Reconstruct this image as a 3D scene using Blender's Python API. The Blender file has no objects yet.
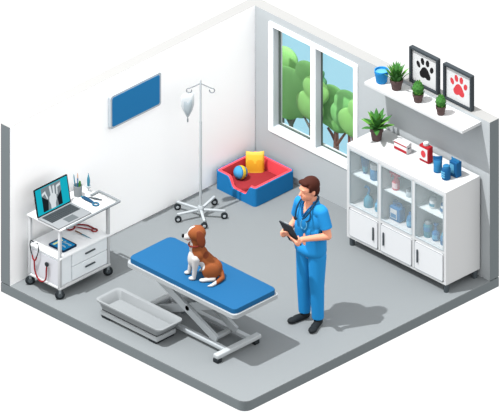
import bpy, bmesh, math, random
import numpy as np
from mathutils import Vector, Matrix, Euler
random.seed(7)
C = bpy.context.scene.collection
PI = math.pi

# ------------------------------------------------------------------ materials
def lin(c):
    c = c / 255.0
    return c / 12.92 if c <= 0.04045 else ((c + 0.055) / 1.055) ** 2.4
MATS = {}
G = 1.13          # film gain, taken back out of every colour
def mat(name, rgb, k=1.0, rough=0.75, metal=0.0, spec=0.15, noise=0.0, scale=30.0):
    """rgb: colour as it looks; k: how strongly the place lights it (divided out)"""
    if name in MATS: return MATS[name]
    m = bpy.data.materials.new(name); m.use_nodes = True
    nt = m.node_tree; b = nt.nodes['Principled BSDF']
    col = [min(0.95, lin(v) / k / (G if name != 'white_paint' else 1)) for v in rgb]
    b.inputs['Base Color'].default_value = (*col, 1)
    b.inputs['Roughness'].default_value = rough
    b.inputs['Metallic'].default_value = metal
    b.inputs['Specular IOR Level'].default_value = spec
    if noise > 0:
        tc = nt.nodes.new('ShaderNodeTexCoord'); n = nt.nodes.new('ShaderNodeTexNoise')
        n.inputs['Scale'].default_value = scale
        mx = nt.nodes.new('ShaderNodeMix'); mx.data_type = 'RGBA'
        mx.inputs['A'].default_value = (*[c * (1 - noise) for c in col], 1)
        mx.inputs['B'].default_value = (*[min(.98, c * (1 + noise)) for c in col], 1)
        nt.links.new(tc.outputs['Object'], n.inputs['Vector'])
        nt.links.new(n.outputs['Fac'], mx.inputs['Factor'])
        nt.links.new(mx.outputs['Result'], b.inputs['Base Color'])
    MATS[name] = m
    return m
def emis(name, rgb, s=1.0):
    m = bpy.data.materials.new(name); m.use_nodes = True
    nt = m.node_tree; nt.nodes.clear()
    o = nt.nodes.new('ShaderNodeOutputMaterial'); e = nt.nodes.new('ShaderNodeEmission')
    e.inputs['Color'].default_value = (*[lin(v) for v in rgb], 1); e.inputs['Strength'].default_value = s / G
    nt.links.new(e.outputs[0], o.inputs[0]); return m
def glass(name, haze, rgb, gl=0.04):
    m = bpy.data.materials.new(name); m.use_nodes = True
    nt = m.node_tree; nt.nodes.clear()
    o = nt.nodes.new('ShaderNodeOutputMaterial')
    t = nt.nodes.new('ShaderNodeBsdfTransparent'); d = nt.nodes.new('ShaderNodeBsdfDiffuse'); g = nt.nodes.new('ShaderNodeBsdfGlossy')
    d.inputs['Color'].default_value = (*[lin(v) for v in rgb], 1); g.inputs['Roughness'].default_value = 0.1
    a = nt.nodes.new('ShaderNodeMixShader'); a.inputs[0].default_value = haze
    b = nt.nodes.new('ShaderNodeMixShader'); b.inputs[0].default_value = gl
    nt.links.new(t.outputs[0], a.inputs[1]); nt.links.new(d.outputs[0], a.inputs[2])
    nt.links.new(a.outputs[0], b.inputs[1]); nt.links.new(g.outputs[0], b.inputs[2])
    nt.links.new(b.outputs[0], o.inputs[0]); return m

KT, KF, KS = 2.0, 1.6, 1.05        # light reaching tops, faces towards -Y, faces towards +X
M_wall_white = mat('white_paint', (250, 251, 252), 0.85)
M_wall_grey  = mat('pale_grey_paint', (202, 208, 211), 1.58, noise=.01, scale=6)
M_cap   = mat('wall_cap_plaster', (231, 231, 229), 2.75, noise=.01, scale=8)
M_cut   = mat('dark_grey_edge', (122, 130, 133), 1.35)
M_floor = mat('grey_floor', (184, 191, 194), 2.55, noise=.008, scale=5)
M_white = mat('white_lacquer', (236, 238, 240), 1.55)
M_drawer = mat('drawer_grey', (205, 210, 213), .8)
M_shelfw = mat('cart_shelf_white', (236, 238, 240), 0.95)
M_wgrey = mat('warm_white_shade', (226, 229, 232), 1.6)
M_cab   = mat('cabinet_white', (240, 242, 243), 1.62)
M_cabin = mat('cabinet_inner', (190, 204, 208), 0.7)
M_metal = mat('light_grey_metal', (196, 203, 207), 1.5, rough=.45, spec=.3)
M_metald= mat('mid_grey_metal', (140, 148, 153), 1.4, rough=.5, spec=.3)
M_dark  = mat('black_rubber', (40, 46, 50), 1.4)
M_dgrey = mat('dark_grey_plastic', (84, 92, 97), 1.4)
M_panel = mat('lilac_grey_panel', (205, 207, 213), 1.2)
M_blue_mat = mat('blue_vinyl', (36, 134, 200), 2.8)
M_blue_scr = mat('blue_noticeboard', (30, 114, 168), 1.0)
M_bed_blue = mat('bed_blue_fabric', (27, 122, 184), 1.3)
M_bed_red  = mat('bed_red_fabric', (236, 80, 90), 1.15)
M_bed_redd = mat('bed_cushion_red', (200, 62, 70), 2.3)
M_scrub = mat('scrubs_blue', (30, 132, 196), 1.12)
M_scrub2= mat('scrubs_trim', (18, 92, 146), 1.3)
M_skin  = mat('skin', (250, 172, 140), 1.35)
M_hair  = mat('brown_hair', (74, 32, 20), 1.6)
M_shoe  = mat('black_shoe', (36, 42, 46), 1.6)
M_pot   = mat('brown_pot', (92, 74, 72), 1.2)
M_soil  = mat('soil', (62, 44, 36), 1.7, noise=.2, scale=80)
M_leaf  = mat('dark_green_leaf', (58, 112, 48), 1.05)
M_leaf2 = mat('light_green_leaf', (104, 166, 66), 1.25)
M_frame = mat('charcoal_frame', (58, 65, 70), 1.3)
M_paper = mat('paper', (236, 238, 239), 1.6)
M_black = mat('black_ink', (24, 24, 26), 1.5)
M_redink= mat('red_ink', (236, 76, 84), 1.8)
M_red   = mat('red_plastic', (204, 40, 52), 1.9)
M_dred  = mat('dark_red_rubber', (176, 44, 52), 1.8)
M_blue  = mat('bottle_blue', (34, 122, 182), 1.7)
M_lblue = mat('light_blue_plastic', (104, 184, 224), 1.5)
M_teal  = mat('teal_plastic', (60, 140, 164), 1.3)
M_yellow= mat('yellow_foil', (250, 200, 66), 1.15)
M_yel2  = mat('orange_yellow_foil', (246, 180, 48), 1.25)
M_palebl= mat('pale_fluid', (186, 198, 204), 1.35)
M_bag   = mat('clear_bag', (220, 226, 229), 1.35)
M_dogbr = mat('dog_brown_fur', (186, 104, 56), 2.3, noise=.04, scale=40)
M_dogdk = mat('dog_dark_fur', (150, 74, 42), 2.2)
M_dogwh = mat('dog_white_fur', (240, 238, 236), 1.9)
M_collar= mat('red_collar', (156, 58, 46), 2.4)
M_trunk = mat('brown_bark', (104, 78, 70), .8)
M_trunkg= mat('grey_bark', (92, 98, 92), .8)
M_g1 = mat('tree_light_green', (128, 186, 108), 1.1)
M_g2 = mat('tree_green', (104, 160, 92), 0.72)
M_g3 = mat('tree_mid_green', (112, 176, 104), 1.0)
M_g4 = mat('tree_bright_green', (134, 192, 110), 1.3)
M_conif = mat('tree_dark_green', (84, 140, 96), 0.95)
M_sash  = mat('sash_dark', (88, 100, 94), 1.1)
M_reveal= mat('window_reveal_paint', (184, 191, 196), 0.95)
M_sky = emis('sky_light', (168, 222, 240), 1.0)
M_scr = emis('screen_teal', (24, 172, 192), 1.0)
M_scrd = emis('screen_black', (28, 36, 42), 1.0)
M_scrg = emis('screen_grey', (120, 132, 138), 1.0)
M_scrw = emis('screen_bone', (214, 222, 226), 1.0)
M_scrb = emis('screen_blue', (30, 120, 172), 1.0)
M_scry = emis('screen_yellow', (210, 216, 150), 1.0)
M_glass = glass('cabinet_glass', 0.09, (214, 232, 236))
M_wglass = glass('window_glass', 0.0, (255, 255, 255), 0.02)

# ------------------------------------------------------------------ mesh helpers
def link(name, bm, mats, parent=None, smooth=False, loc=None):
    me = bpy.data.meshes.new(name)
    if isinstance(bm, bmesh.types.BMesh):
        bmesh.ops.recalc_face_normals(bm, faces=bm.faces[:])
        bm.to_mesh(me); bm.free()
    else: me = bm; me.name = name
    if not isinstance(mats, (list, tuple)): mats = [mats]
    pass
    for m in mats: me.materials.append(m)
    if smooth:
        for p in me.polygons: p.use_smooth = True
        try: me.set_sharp_from_angle(angle=math.radians(40))
        except Exception: pass
    o = bpy.data.objects.new(name, me); C.objects.link(o)
    if parent: o.parent = parent
    if loc is not None: o.location = loc
    return o
def tag(o, label, cat, group=None):
    o['label'] = label; o['category'] = cat
    if group: o['group'] = group
    return o
def thing(name, label, cat, loc=(0, 0, 0), rz=0, group=None):
    o = bpy.data.objects.new(name, None); C.objects.link(o)
    o.location = loc; o.rotation_euler = (0, 0, rz); o.empty_display_size = .05
    return tag(o, label, cat, group)
def struct(name, bm, mats, parent=None):
    o = link(name, bm, mats, parent)
    if parent is None: o['kind'] = 'structure'
    return o
def NB(): return bmesh.new()
def box(bm, x0, x1, y0, y1, z0, z1, mi=0, bev=0, seg=2, vonly=False):
    """box; bev rounds all edges (or only the upright ones)"""
    vs = [bm.verts.new(p) for p in [(x0,y0,z0),(x1,y0,z0),(x1,y1,z0),(x0,y1,z0),(x0,y0,z1),(x1,y0,z1),(x1,y1,z1),(x0,y1,z1)]]
    fs = [bm.faces.new([vs[i] for i in q]) for q in [(3,2,1,0),(4,5,6,7),(0,1,5,4),(1,2,6,5),(2,3,7,6),(3,0,4,7)]]
    for f in fs: f.material_index = mi
    if bev:
        es = set(e for f in fs for e in f.edges)
        if vonly: es = [e for e in es if abs(e.verts[0].co.z - e.verts[1].co.z) > 1e-6]
        bmesh.ops.bevel(bm, geom=list(es), offset=bev, segments=seg, affect='EDGES', profile=.5)
    return vs
def xform(bm, start, M):
    bm.verts.ensure_lookup_table()
    for v in bm.verts[start:]: v.co = M @ v.co
def lathe(bm, prof, loc=(0,0,0), n=24, mi=0, M=None, mis=None):
    rings = []
    for r, z in prof:
        ring = []
        for k in range(n):
            p = Vector((r*math.cos(2*PI*k/n), r*math.sin(2*PI*k/n), z))
            if M is not None: p = M @ p
            ring.append(bm.verts.new(p + Vector(loc)))
        rings.append(ring)
    for i in range(len(rings)-1):
        for k in range(n):
            f = bm.faces.new([rings[i][k], rings[i][(k+1)%n], rings[i+1][(k+1)%n], rings[i+1][k]])
            f.material_index = mis[i] if mis else mi
    for ring, j in ((rings[0], 0), (rings[-1], -1)):
        f = bm.faces.new(ring); f.material_index = mis[j] if mis else mi
def tube(bm, pts, r, n=8, mi=0, closed=False):
    pts = [Vector(p) for p in pts]; rings = []
    N = len(pts); up = None
    for i, p in enumerate(pts):
        if closed: t = (pts[(i+1)%N] - pts[i-1]).normalized()
        else: t = (pts[min(i+1,N-1)] - pts[max(i-1,0)]).normalized()
        if up is None:
            up = Vector((0,0,1)) if abs(t.z) < .9 else Vector((1,0,0))
        a = t.cross(up).normalized(); up = a.cross(t).normalized()
        rr = r[i] if isinstance(r, (list, tuple)) else r
        rings.append([bm.verts.new(p + rr*(math.cos(2*PI*k/n)*a + math.sin(2*PI*k/n)*up)) for k in range(n)])
    for i in range(N if closed else N-1):
        A, B = rings[i], rings[(i+1)%N]
        for k in range(n):
            f = bm.faces.new([A[k], A[(k+1)%n], B[(k+1)%n], B[k]]); f.material_index = mi
    if not closed:
        for q in (rings[0], rings[-1]):
            f = bm.faces.new(q); f.material_index = mi
def smoothpts(pts, k=6, closed=False):
    P = [Vector(p) for p in pts]; out = []; N = len(P)
    for i in range(N if closed else N-1):
        p0 = P[i-1] if (closed or i > 0) else P[i]; p1 = P[i]; p2 = P[(i+1) % N]
        p3 = P[(i+2) % N] if (closed or i+2 < N) else p2
        for j in range(k):
            t = j/k
            out.append(.5*((2*p1)+(p2-p0)*t+(2*p0-5*p1+4*p2-p3)*t*t+(3*p1-p0-3*p2+p3)*t**3))
    if not closed: out.append(P[-1])
    return out
def prism(bm, poly, M, d, mi=0):
    """2-D polygon in local (x, y), thickness d along local z, placed by M"""
    a = [bm.verts.new(M @ Vector((x, y, 0))) for x, y in poly]
    b = [bm.verts.new(M @ Vector((x, y, d))) for x, y in poly]
    fs = [bm.faces.new(a[::-1]), bm.faces.new(b)]
    n = len(poly)
    for i in range(n): fs.append(bm.faces.new([a[i], a[(i+1)%n], b[(i+1)%n], b[i]]))
    for f in fs: f.material_index = mi
def rrect(x0, x1, y0, y1, r, n=5):
    out = []
    for cx, cy, a0 in ((x1-r, y0+r, -90), (x1-r, y1-r, 0), (x0+r, y1-r, 90), (x0+r, y0+r, 180)):
        for k in range(n+1):
            a = math.radians(a0 + 90*k/n); out.append((cx+r*math.cos(a), cy+r*math.sin(a)))
    return out
def ell(cx, cy, a, b, rot=0, n=18):
    c, s = math.cos(rot), math.sin(rot)
    return [(cx + a*math.cos(t)*c - b*math.sin(t)*s, cy + a*math.cos(t)*s + b*math.sin(t)*c) for t in [2*PI*k/n for k in range(n)]]
def frameM(o, ex, ey):
    ex = Vector(ex).normalized(); ey = Vector(ey); ey = (ey - ex*ey.dot(ex)).normalized(); ez = ex.cross(ey)
    M = Matrix((ex, ey, ez)).transposed().to_4x4(); M.translation = Vector(o); return M
def ring_prism(bm, outer, inner, M, d, mi=0):
    n = len(outer)
    V = [[bm.verts.new(M @ Vector((x, y, z))) for x, y in pl] for pl in (outer, inner) for z in (0, d)]
    o0, o1, i0, i1 = V
    for k in range(n):
        j = (k+1) % n
        for q in ([o0[k], o0[j], o1[j], o1[k]], [i0[j], i0[k], i1[k], i1[j]], [o1[k], o1[j], i1[j], i1[k]], [o0[j], o0[k], i0[k], i0[j]]):
            f = bm.faces.new(q); f.material_index = mi

# blended bodies: capsules and ellipsoids fused into ONE continuous skin
def cap(p0, r0, p1, r1, m=0): return ('c', Vector(p0), r0, Vector(p1), r1, m)
def elp(c, r, rot=(0,0,0), m=0): return ('e', Vector(c), Vector(r), Euler(rot).to_matrix(), None, m)
def blob(name, prims, voxel, mats, parent, smooth=4, paint=(), cut=None, adj=None):
    bm = NB()
    for p in prims:
        if p[0] == 'c':
            h = NB()
            for c, r in ((p[1], p[2]), (p[3], p[4])):
                bmesh.ops.create_icosphere(h, subdivisions=3, radius=r, matrix=Matrix.Translation(c))
            pts = [v.co.copy() for v in h.verts]; h.free()
            h = NB(); hv = [h.verts.new(q) for q in pts]
            bmesh.ops.convex_hull(h, input=hv)
            lone = [v for v in h.verts if not v.link_faces]
            if lone: bmesh.ops.delete(h, geom=lone, context='VERTS')
            tm = bpy.data.meshes.new('h'); h.to_mesh(tm); h.free(); bm.from_mesh(tm); bpy.data.meshes.remove(tm)
        else:
            M = Matrix.Translation(p[1]) @ p[3].to_4x4() @ Matrix.Diagonal((*p[2], 1))
            bmesh.ops.create_icosphere(bm, subdivisions=4, radius=1, matrix=M)
    bmesh.ops.recalc_face_normals(bm, faces=bm.faces[:])
    me = bpy.data.meshes.new('t'); bm.to_mesh(me); bm.free()
    t = bpy.data.objects.new('t', me); C.objects.link(t)
    md = t.modifiers.new('r', 'REMESH'); md.mode = 'VOXEL'; md.voxel_size = voxel; md.adaptivity = 0
    dg = bpy.context.evaluated_depsgraph_get(); dg.update()
    me2 = bpy.data.meshes.new_from_object(t.evaluated_get(dg))
    bpy.data.objects.remove(t)
    bm = NB(); bm.from_mesh(me2)
    for _ in range(smooth): bmesh.ops.smooth_vert(bm, verts=bm.verts[:], factor=.5, use_axis_x=True, use_axis_y=True, use_axis_z=True)
    if adj:
        for v in bm.verts: v.co = adj(v.co)
    if cut:
        dl = [f for f in bm.faces if cut(f.calc_center_median(), f.normal)]
        bmesh.ops.delete(bm, geom=dl, context='FACES')
    if len(mats) > 1:
        bm.faces.ensure_lookup_table()
        P = np.array([f.calc_center_median()[:] for f in bm.faces]); best = np.full(len(P), 1e9); idx = np.zeros(len(P), int)
        for p in prims:
            if p[0] == 'c':
                a, b = np.array(p[1]), np.array(p[3]); ab = b - a; L = max(1e-9, ab @ ab)
                h = np.clip(((P - a) @ ab) / L, 0, 1); d = np.linalg.norm(P - a - h[:, None]*ab, axis=1) - (p[2] + (p[4]-p[2])*h)
            else:
                R = np.array(p[3]); q = (P - np.array(p[1])) @ R; r = np.array(p[2]); d = (np.linalg.norm(q/r, axis=1) - 1) * r.min()
            k = d < best; best[k] = d[k]; idx[k] = p[-1]
        for p in paint:
            R = np.array(p[3]); q = (P - np.array(p[1])) @ R; k = np.linalg.norm(q/np.array(p[2]), axis=1) < 1
            idx[k] = p[-1]
        for f, i in zip(bm.faces, idx): f.material_index = int(i)
    o = link(name, bm, mats, parent)
    for pl in o.data.polygons: pl.use_smooth = True
    return o

# ------------------------------------------------------------------ room shell
LX, LY, H, T = 3.32, 3.465, 1.825, .13
bm = NB()
prism(bm, [(-T, T), (-T, -LY)] + [(LX-.1+.1*math.sin(a), -LY+.1-.1*math.cos(a)) for a in [PI/2*k/8 for k in range(9)]] + [(LX, T)], Matrix.Translation((0,0,-.115)), .103)
struct('trim_1', bm, M_cut)
bm = NB()
pl = [(-.0, 0), (0, -LY), ] + [(LX-.1+.1*math.sin(a), -LY+.1-.1*math.cos(a)) for a in [PI/2*k/8 for k in range(9)]] + [(LX, 0)]
prism(bm, pl, Matrix.Translation((0,0,-.012)), .012); o = struct('floor', bm, M_floor)

def wallbox(bm, x0, x1, y0, y1, z0, z1, inner, outer=None):
    """inner: material for the room face, cap on top, dark cut ends"""
    n = len(bm.faces); box(bm, x0, x1, y0, y1, z0, z1)
    bm.faces.ensure_lookup_table()
    return bm.faces[n:]
# left wall (X = 0 face)
bm = NB()
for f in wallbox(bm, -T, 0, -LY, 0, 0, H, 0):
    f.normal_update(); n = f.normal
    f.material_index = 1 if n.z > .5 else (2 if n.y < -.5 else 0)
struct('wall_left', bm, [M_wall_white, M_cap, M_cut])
# right wall with window opening
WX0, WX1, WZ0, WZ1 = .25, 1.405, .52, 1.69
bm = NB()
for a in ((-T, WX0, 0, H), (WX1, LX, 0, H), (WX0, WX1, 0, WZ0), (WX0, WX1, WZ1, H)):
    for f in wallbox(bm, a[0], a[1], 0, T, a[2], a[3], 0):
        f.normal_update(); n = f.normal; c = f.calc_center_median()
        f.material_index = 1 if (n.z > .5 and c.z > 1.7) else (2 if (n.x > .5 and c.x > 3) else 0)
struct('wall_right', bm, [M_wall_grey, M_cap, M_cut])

# window
MX = Matrix(((1,0,0,0),(0,0,-1,0),(0,1,0,0),(0,0,0,1)))  # local (x,y,z) -> (x, -z, y)
bm = NB()
ring_prism(bm, rrect(.2, 1.455, .469, 1.732, .018), rrect(.255, 1.40, .525, 1.685, .006), MX, .012)
box(bm, .795, .858, -.011, .08, .524, 1.686)
win = struct('window_1', bm, M_wall_white)
bm = NB()
for a in ((WX0, WX0+.012, WZ0, WZ1), (WX1-.012, WX1, WZ0, WZ1)): box(bm, a[0], a[1], .0, T-.005, a[2], a[3])
box(bm, WX0, WX1, 0, T-.005, WZ0, WZ0+.012); box(bm, WX0, WX1, 0, T-.005, WZ1-.012, WZ1)
box(bm, .858, .862, .0, .08, .533, 1.67)
struct('window_lining', bm, M_reveal, win)
for x0, x1, ws in ((.263, .795, .014), (.863, 1.393, .007)):
    bm = NB(); ring_prism(bm, rrect(x0, x1, .533, 1.678, .004), rrect(x0+ws, x1-ws, .533+ws, 1.678-ws, .003), Matrix.Translation((0, .09, 0)) @ MX, .018)
    s = struct('window_sash', bm, M_sash, win)
    bm = NB(); box(bm, x0+ws*.8, x1-ws*.8, .079, .082, .533+ws*.8, 1.678-ws*.8); struct('window_pane', bm, M_wglass, s)

bm = NB(); box(bm, -.6, 1.45, T+.01, .84, -.22, -.2); struct('lawn_strip', bm, M_g2)  # unseen lawn strip behind the wall for the trees to stand on
# view outside the window: trees before a pale blue backdrop
bm = NB(); box(bm, -.60, .68, .80, .82, -.1999, 1.05)
tag(link('sky_backdrop', bm, M_sky), 'pale blue sky behind the trees outside the window', 'sky backdrop')
def at(u, v, Y):
    x = (u-255)/70.71 - Y
    return Vector((x, Y, (163.5 + 35.36*(x-Y) - v)/86.6))
def tree(label, Y, crown, trunk, mc, mt):
    base = at(trunk[0], trunk[1], Y) if trunk else at(crown[0][0], crown[0][1]+60, Y)
    base.z = -.2
    t = thing('tree', label, 'tree', base, 0, 'trees outside the window')
    pr = []
    for u, v, r in crown:
        p = at(u, v, Y) - base; pr.append(elp(p, (r/70.7*.98, .055, r/86.6*1.0)))
    blob('crown', pr, .012, [mc], t, 3)
    top = at(crown[0][0], crown[0][1], Y) - base
    bm = NB()
    if len(trunk or ()) > 2:
        for i, br in enumerate(trunk[2]):
            if i == 0: tube(bm, [(0, .01, 0), at(br[0][0], br[0][1], Y) - base + Vector((0, .01, 0))], br[0][2]/86.6*1.05, 8)
            tube(bm, [at(q[0], q[1], Y) - base + Vector((0, .01, 0)) for q in br], [q[2]/86.6 for q in br], 8)
    else:
        tube(bm, [(0,0,0), top], .015, 8)
    link('trunk', bm, mt, t, True)
    return t
tree('light green round tree at far left behind the left window pane', .66, [(281,64,16),(287,58,11),(293,74,10)], (284,150), M_g1, M_trunkg)
tree('darker green tree with forked grey trunk in the left window pane', .5, [(292,92,24),(308,74,12.5),(305,88,17),(284,101,17)],
     (290.5,150,[[(290.5,150,2.2),(290.5,128,1.9),(290.5,110,1.3)],[(290.5,126,1.4),(285,116,1),(283,110,.8)],[(290.5,126,1.4),(296,115,1),(297,108,.8)]]), M_g2, M_trunkg)
tree('light green tree seen behind the window mullion', .36, [(310,106,14),(316,90,13)],
     (310.5,158,[[(310.5,158,2.2),(310.5,130,1.8),(310,114,1.2)],[(310.5,130,1.3),(306,122,1),(303,116,.8)]]), M_g4, M_trunkg)
tree('dark green pointed tree peeking past the window mullion', .745, [(321,82,5),(320,74,3.5),(320.5,90,6)], (321,150), M_conif, M_trunkg)
tree('light green tree peeking out right behind the window mullion', .635, [(318,90,10),(324,96,9)], (320,150), M_g1, M_trunkg)
tree('dark green rounded tree with brown forked trunk in the right pane', .52, [(334,99,13.5),(328,112,14),(336,118,14)],
     (336,178,[[(336,178,3),(335.5,150,2.6),(335.5,125,1.8)],[(335.5,143,1.6),(331,134,1.3),(327,128,1)],[(335.5,146,1.7),(342,137,1.2),(346,132,1)]]), M_g2, M_trunk)
tree('mid green tree rising right of the brown trunk', .39, [(349,106,15),(344,116,13.5)], (350,180), M_g3, M_trunk)
tree('light green bush-like tree at lower right of the right pane', .26, [(352,123,14),(360,112,12)], (356,184), M_g4, M_trunk)

# ------------------------------------------------------------------ noticeboard / wall screen on left wall
t = thing('wall_screen', 'blue wall screen with rounded grey bezel on the white wall', 'screen', (0, -1.72, 1.44))
MY = Matrix(((0,0,1,0),(1,0,0,0),(0,1,0,0),(0,0,0,1)))   # local (x,y,z) -> (z, x, y)
bm = NB(); prism(bm, rrect(-.357,.357,-.19,.19,.03), MY, .035); link('bezel', bm, mat('bezel_grey', (198,207,214), 1.3), t)
bm = NB(); prism(bm, rrect(-.335,.335,-.168,.168,.022), Matrix.Translation((.035,0,0)) @ MY, .003); link('display', bm, M_blue_scr, t)

# ------------------------------------------------------------------ cart
CX0, CX1, CY0, CY1 = .10, .56, -3.31, -2.62
t = thing('medical_cart', 'white rolling medical cart with two drawers beside the left wall', 'cart', (0,0,0))
bm = NB(); box(bm, CX0-.01, CX1+.01, CY0-.015, -2.52, .79, .812, bev=.012); link('worktop', bm, M_white, t, True)
bm = NB(); tube(bm, smoothpts([(.30,-2.62,.824),(.30,-2.515,.824),(.315,-2.50,.822),(.56,-2.50,.822),(.585,-2.52,.822),(.585,-2.70,.822),(.585,-2.95,.818),(.585,-3.25,.815)], 5), .013, 8); link('handle_rail', bm, mat('rail_grey', (172,180,184), 2.2), t, True)
for x in (CX0+.02, CX1-.02):
    for y in (CY0+.01, CY1):
        bm = NB(); box(bm, x-.016, x+.016, y-.016, y+.016, .12, .792, bev=.006); link('post', bm, M_wgrey, t, True)
bm = NB(); box(bm, CX0, CX1, CY0-.005, CY1+.015, .455, .48, bev=.006); link('shelf', bm, M_shelfw, t, True)
bm = NB(); box(bm, CX0+.02, CX1-.03, CY0+.01, CY1-.005, .13, .455); link('drawer_case', bm, M_drawer, t)
bm = NB(); box(bm, CX0+.036, CX1-.036, CY0+.001, CY0+.01, .155, .43); link('side_panel', bm, M_panel, t)
bm = NB(); box(bm, CX0, CX1, CY0-.006, CY1+.02, .112, .138, bev=.006); link('bottom_frame', bm, M_white, t, True)
bm = NB(); box(bm, CX1-.03, CX1-.022, CY0+.03, CY0+.165, .15, .445); link('front_panel', bm, M_drawer, t)
for z0, z1 in ((.31, .445), (.15, .30)):
    bm = NB(); box(bm, CX1-.03, CX1-.012, CY0+.18, CY1-.02, z0, z1, bev=.004); d = link('drawer', bm, M_drawer, t)
    bm = NB(); yc = (CY0+.16+CY1)/2; zc = (z0+z1)/2
    box(bm, CX1-.012, CX1+.004, yc-.07, yc+.07, zc+.006, zc+.022, bev=.005); link('handle', bm, M_dgrey, d)
def caster(parent, x, y, r, top, ang=0, name='caster', mw=M_dark):
    """fork with a wheel; the wheel a sub-part"""
    bm = NB(); R = Matrix.Translation((x, y, 0)) @ Matrix.Rotation(ang, 4, 'Z')
    s = len(bm.verts)
    lathe(bm, [(.012, r), (.012, top)], n=12)
    box(bm, -.019, -.014, -.012, .012, r-.004, top-.005); box(bm, .014, .019, -.012, .012, r-.004, top-.005)
    box(bm, -.019, .019, -.014, .014, top-.012, top-.002)
    xform(bm, s, R); c = link(name, bm, M_metald, parent)
    bm = NB(); Q = R @ Matrix.Translation((0,0,r)) @ Matrix.Rotation(PI/2, 4, 'Y')
    lathe(bm, [(r*.45,-.019),(r*.5,-.0165),(r*.9,-.013),(r,-.008),(r,.008),(r*.9,.013),(r*.5,.0165),(r*.45,.019)], n=20, M=Q, mis=[1,0,0,0,0,0,1,1])
    link('wheel', bm, [mw, M_dgrey], c, True)
for x in (CX0+.02, CX1-.02):
    for y in (CY0+.01, CY1): caster(t, x, y, .05, .115, ang=-.65)
# laptop
t = thing('laptop', 'open silver laptop with a teal screen showing a hand x-ray', 'laptop', (.40, -3.09, .8125))
bm = NB(); box(bm, -.15, .15, -.235, .235, 0, .014, bev=.006); link('base', bm, mat('laptop_silver', (200,206,210), 2.9), t, True)
bm = NB()
box(bm, -.125, .02, -.2, .2, .0141, .0155, mi=0)
for i in range(5):
    for j in range(13):
        box(bm, -.121+i*.028, -.121+i*.028+.023, -.195+j*.03, -.195+j*.03+.025, .0155, .0175, mi=1)
link('keyboard', bm, [mat('keyboard_grey', (74,82,87), 2.6), mat('key_grey', (84,92,97), 2.6)], t)
bm = NB(); box(bm, .04, .13, -.07, .07, .0141, .0152); link('touchpad', bm, mat('touchpad_grey', (130,138,142), 2.6), t)
LM = frameM((-.15, 0, .012), (0,1,0), (-.055, 0, .3))
bm = NB(); prism(bm, rrect(-.235,.235,0,.305,.01), LM, -.008); prism(bm, rrect(-.235,.235,0,.305,.01), LM, .003)
sc = link('screen', bm, M_black, t)
bm = NB(); prism(bm, rrect(-.222,.222,.014,.293,.004), LM @ Matrix.Translation((0,0,.003)), .001, 0)
prism(bm, rrect(-.145,.125,.03,.285,.004), LM @ Matrix.Translation((0,0,.004)), .0006, 1)
prism(bm, [(-.075,.03),(.07,.03),(.06,.12),(.125,.18),(.125,.285),(-.145,.285),(-.145,.20),(-.06,.13)], LM @ Matrix.Translation((0,0,.0046)), .0004, 2)
hand = [(-.035,.03),(.03,.03),(.032,.07),(.05,.11),(.052,.15),(.035,.175),(.04,.25),(.028,.27),(.014,.255),(.012,.185),(.0,.185),(-.008,.27),(-.022,.28),(-.034,.265),(-.024,.18),(-.045,.16),(-.052,.12),(-.036,.08)]
prism(bm, hand, LM @ Matrix.Translation((0,0,.005)), .0005, 3)
prism(bm, [(.055,.15),(.072,.155),(.078,.225),(.12,.235),(.12,.262),(.062,.25)], LM @ Matrix.Translation((0,0,.005)), .0005, 3)
prism(bm, [(-.06,.15),(-.078,.155),(-.1,.215),(-.14,.2),(-.14,.228),(-.092,.245)], LM @ Matrix.Translation((0,0,.005)), .0005, 3)
link('display', bm, [M_scr, M_scrd, M_scrg, M_scrw], sc)
# pencil cup and its pens
t = thing('pencil_cup', 'grey ribbed cup holding pens on the cart top', 'cup', (.195, -2.70, .8125))
bm = NB(); lathe(bm, [(.036,0),(.040,.01),(.046,.12),(.042,.12),(.036,.02),(.001,.018)], n=20); link('cup_body', bm, mat('cup_grey', (168,175,178), 1.6), t, True)
for nm, lb, dx, dy, tx, ty, h, m in (('pen', 'thin teal pen leaning left in the grey cup', -.012, -.012, -.03, -.03, .245, M_teal), ('pencil', 'blue and tan pencil standing in the grey cup', .0, .0, -.004, .0, .26, M_blue), ('marker', 'short thick olive green marker in the grey cup', .008, .008, .014, .014, .165, M_leaf)):
    bm = NB(); b = Vector((.195+dx, -2.70+dy, .834)); e = Vector((.195+tx, -2.70+ty, .8125+h))
    r = .013 if nm == 'marker' else .006
    tube(bm, [b, b.lerp(e,.75)], r, 8, 0); tube(bm, [b.lerp(e,.75), b.lerp(e,.9), e], [r, r*.85, .002 if nm != 'marker' else .009], 8, 1)
    tag(link(nm, bm, [m, mat('wood_tan', (214,170,140), 1.3) if nm == 'pencil' else m], None, True), lb, nm)
# glass with syringe
t = thing('syringe_holder', 'small pale holder with a teal pointed syringe behind the scissors', 'syringe holder', (.215, -2.57, .8125))
bm = NB(); lathe(bm, [(.024,0),(.024,.005),(.008,.012),(.008,.03),(.024,.055),(.026,.068),(.018,.068),(.006,.04),(.001,.038)], n=16); link('stand', bm, M_bag, t, True)
bm = NB(); lathe(bm, [(.006,.045),(.013,.075),(.016,.12),(.014,.15),(.006,.185),(.002,.215)], n=12); link('syringe', bm, M_teal, t, True)
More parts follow.
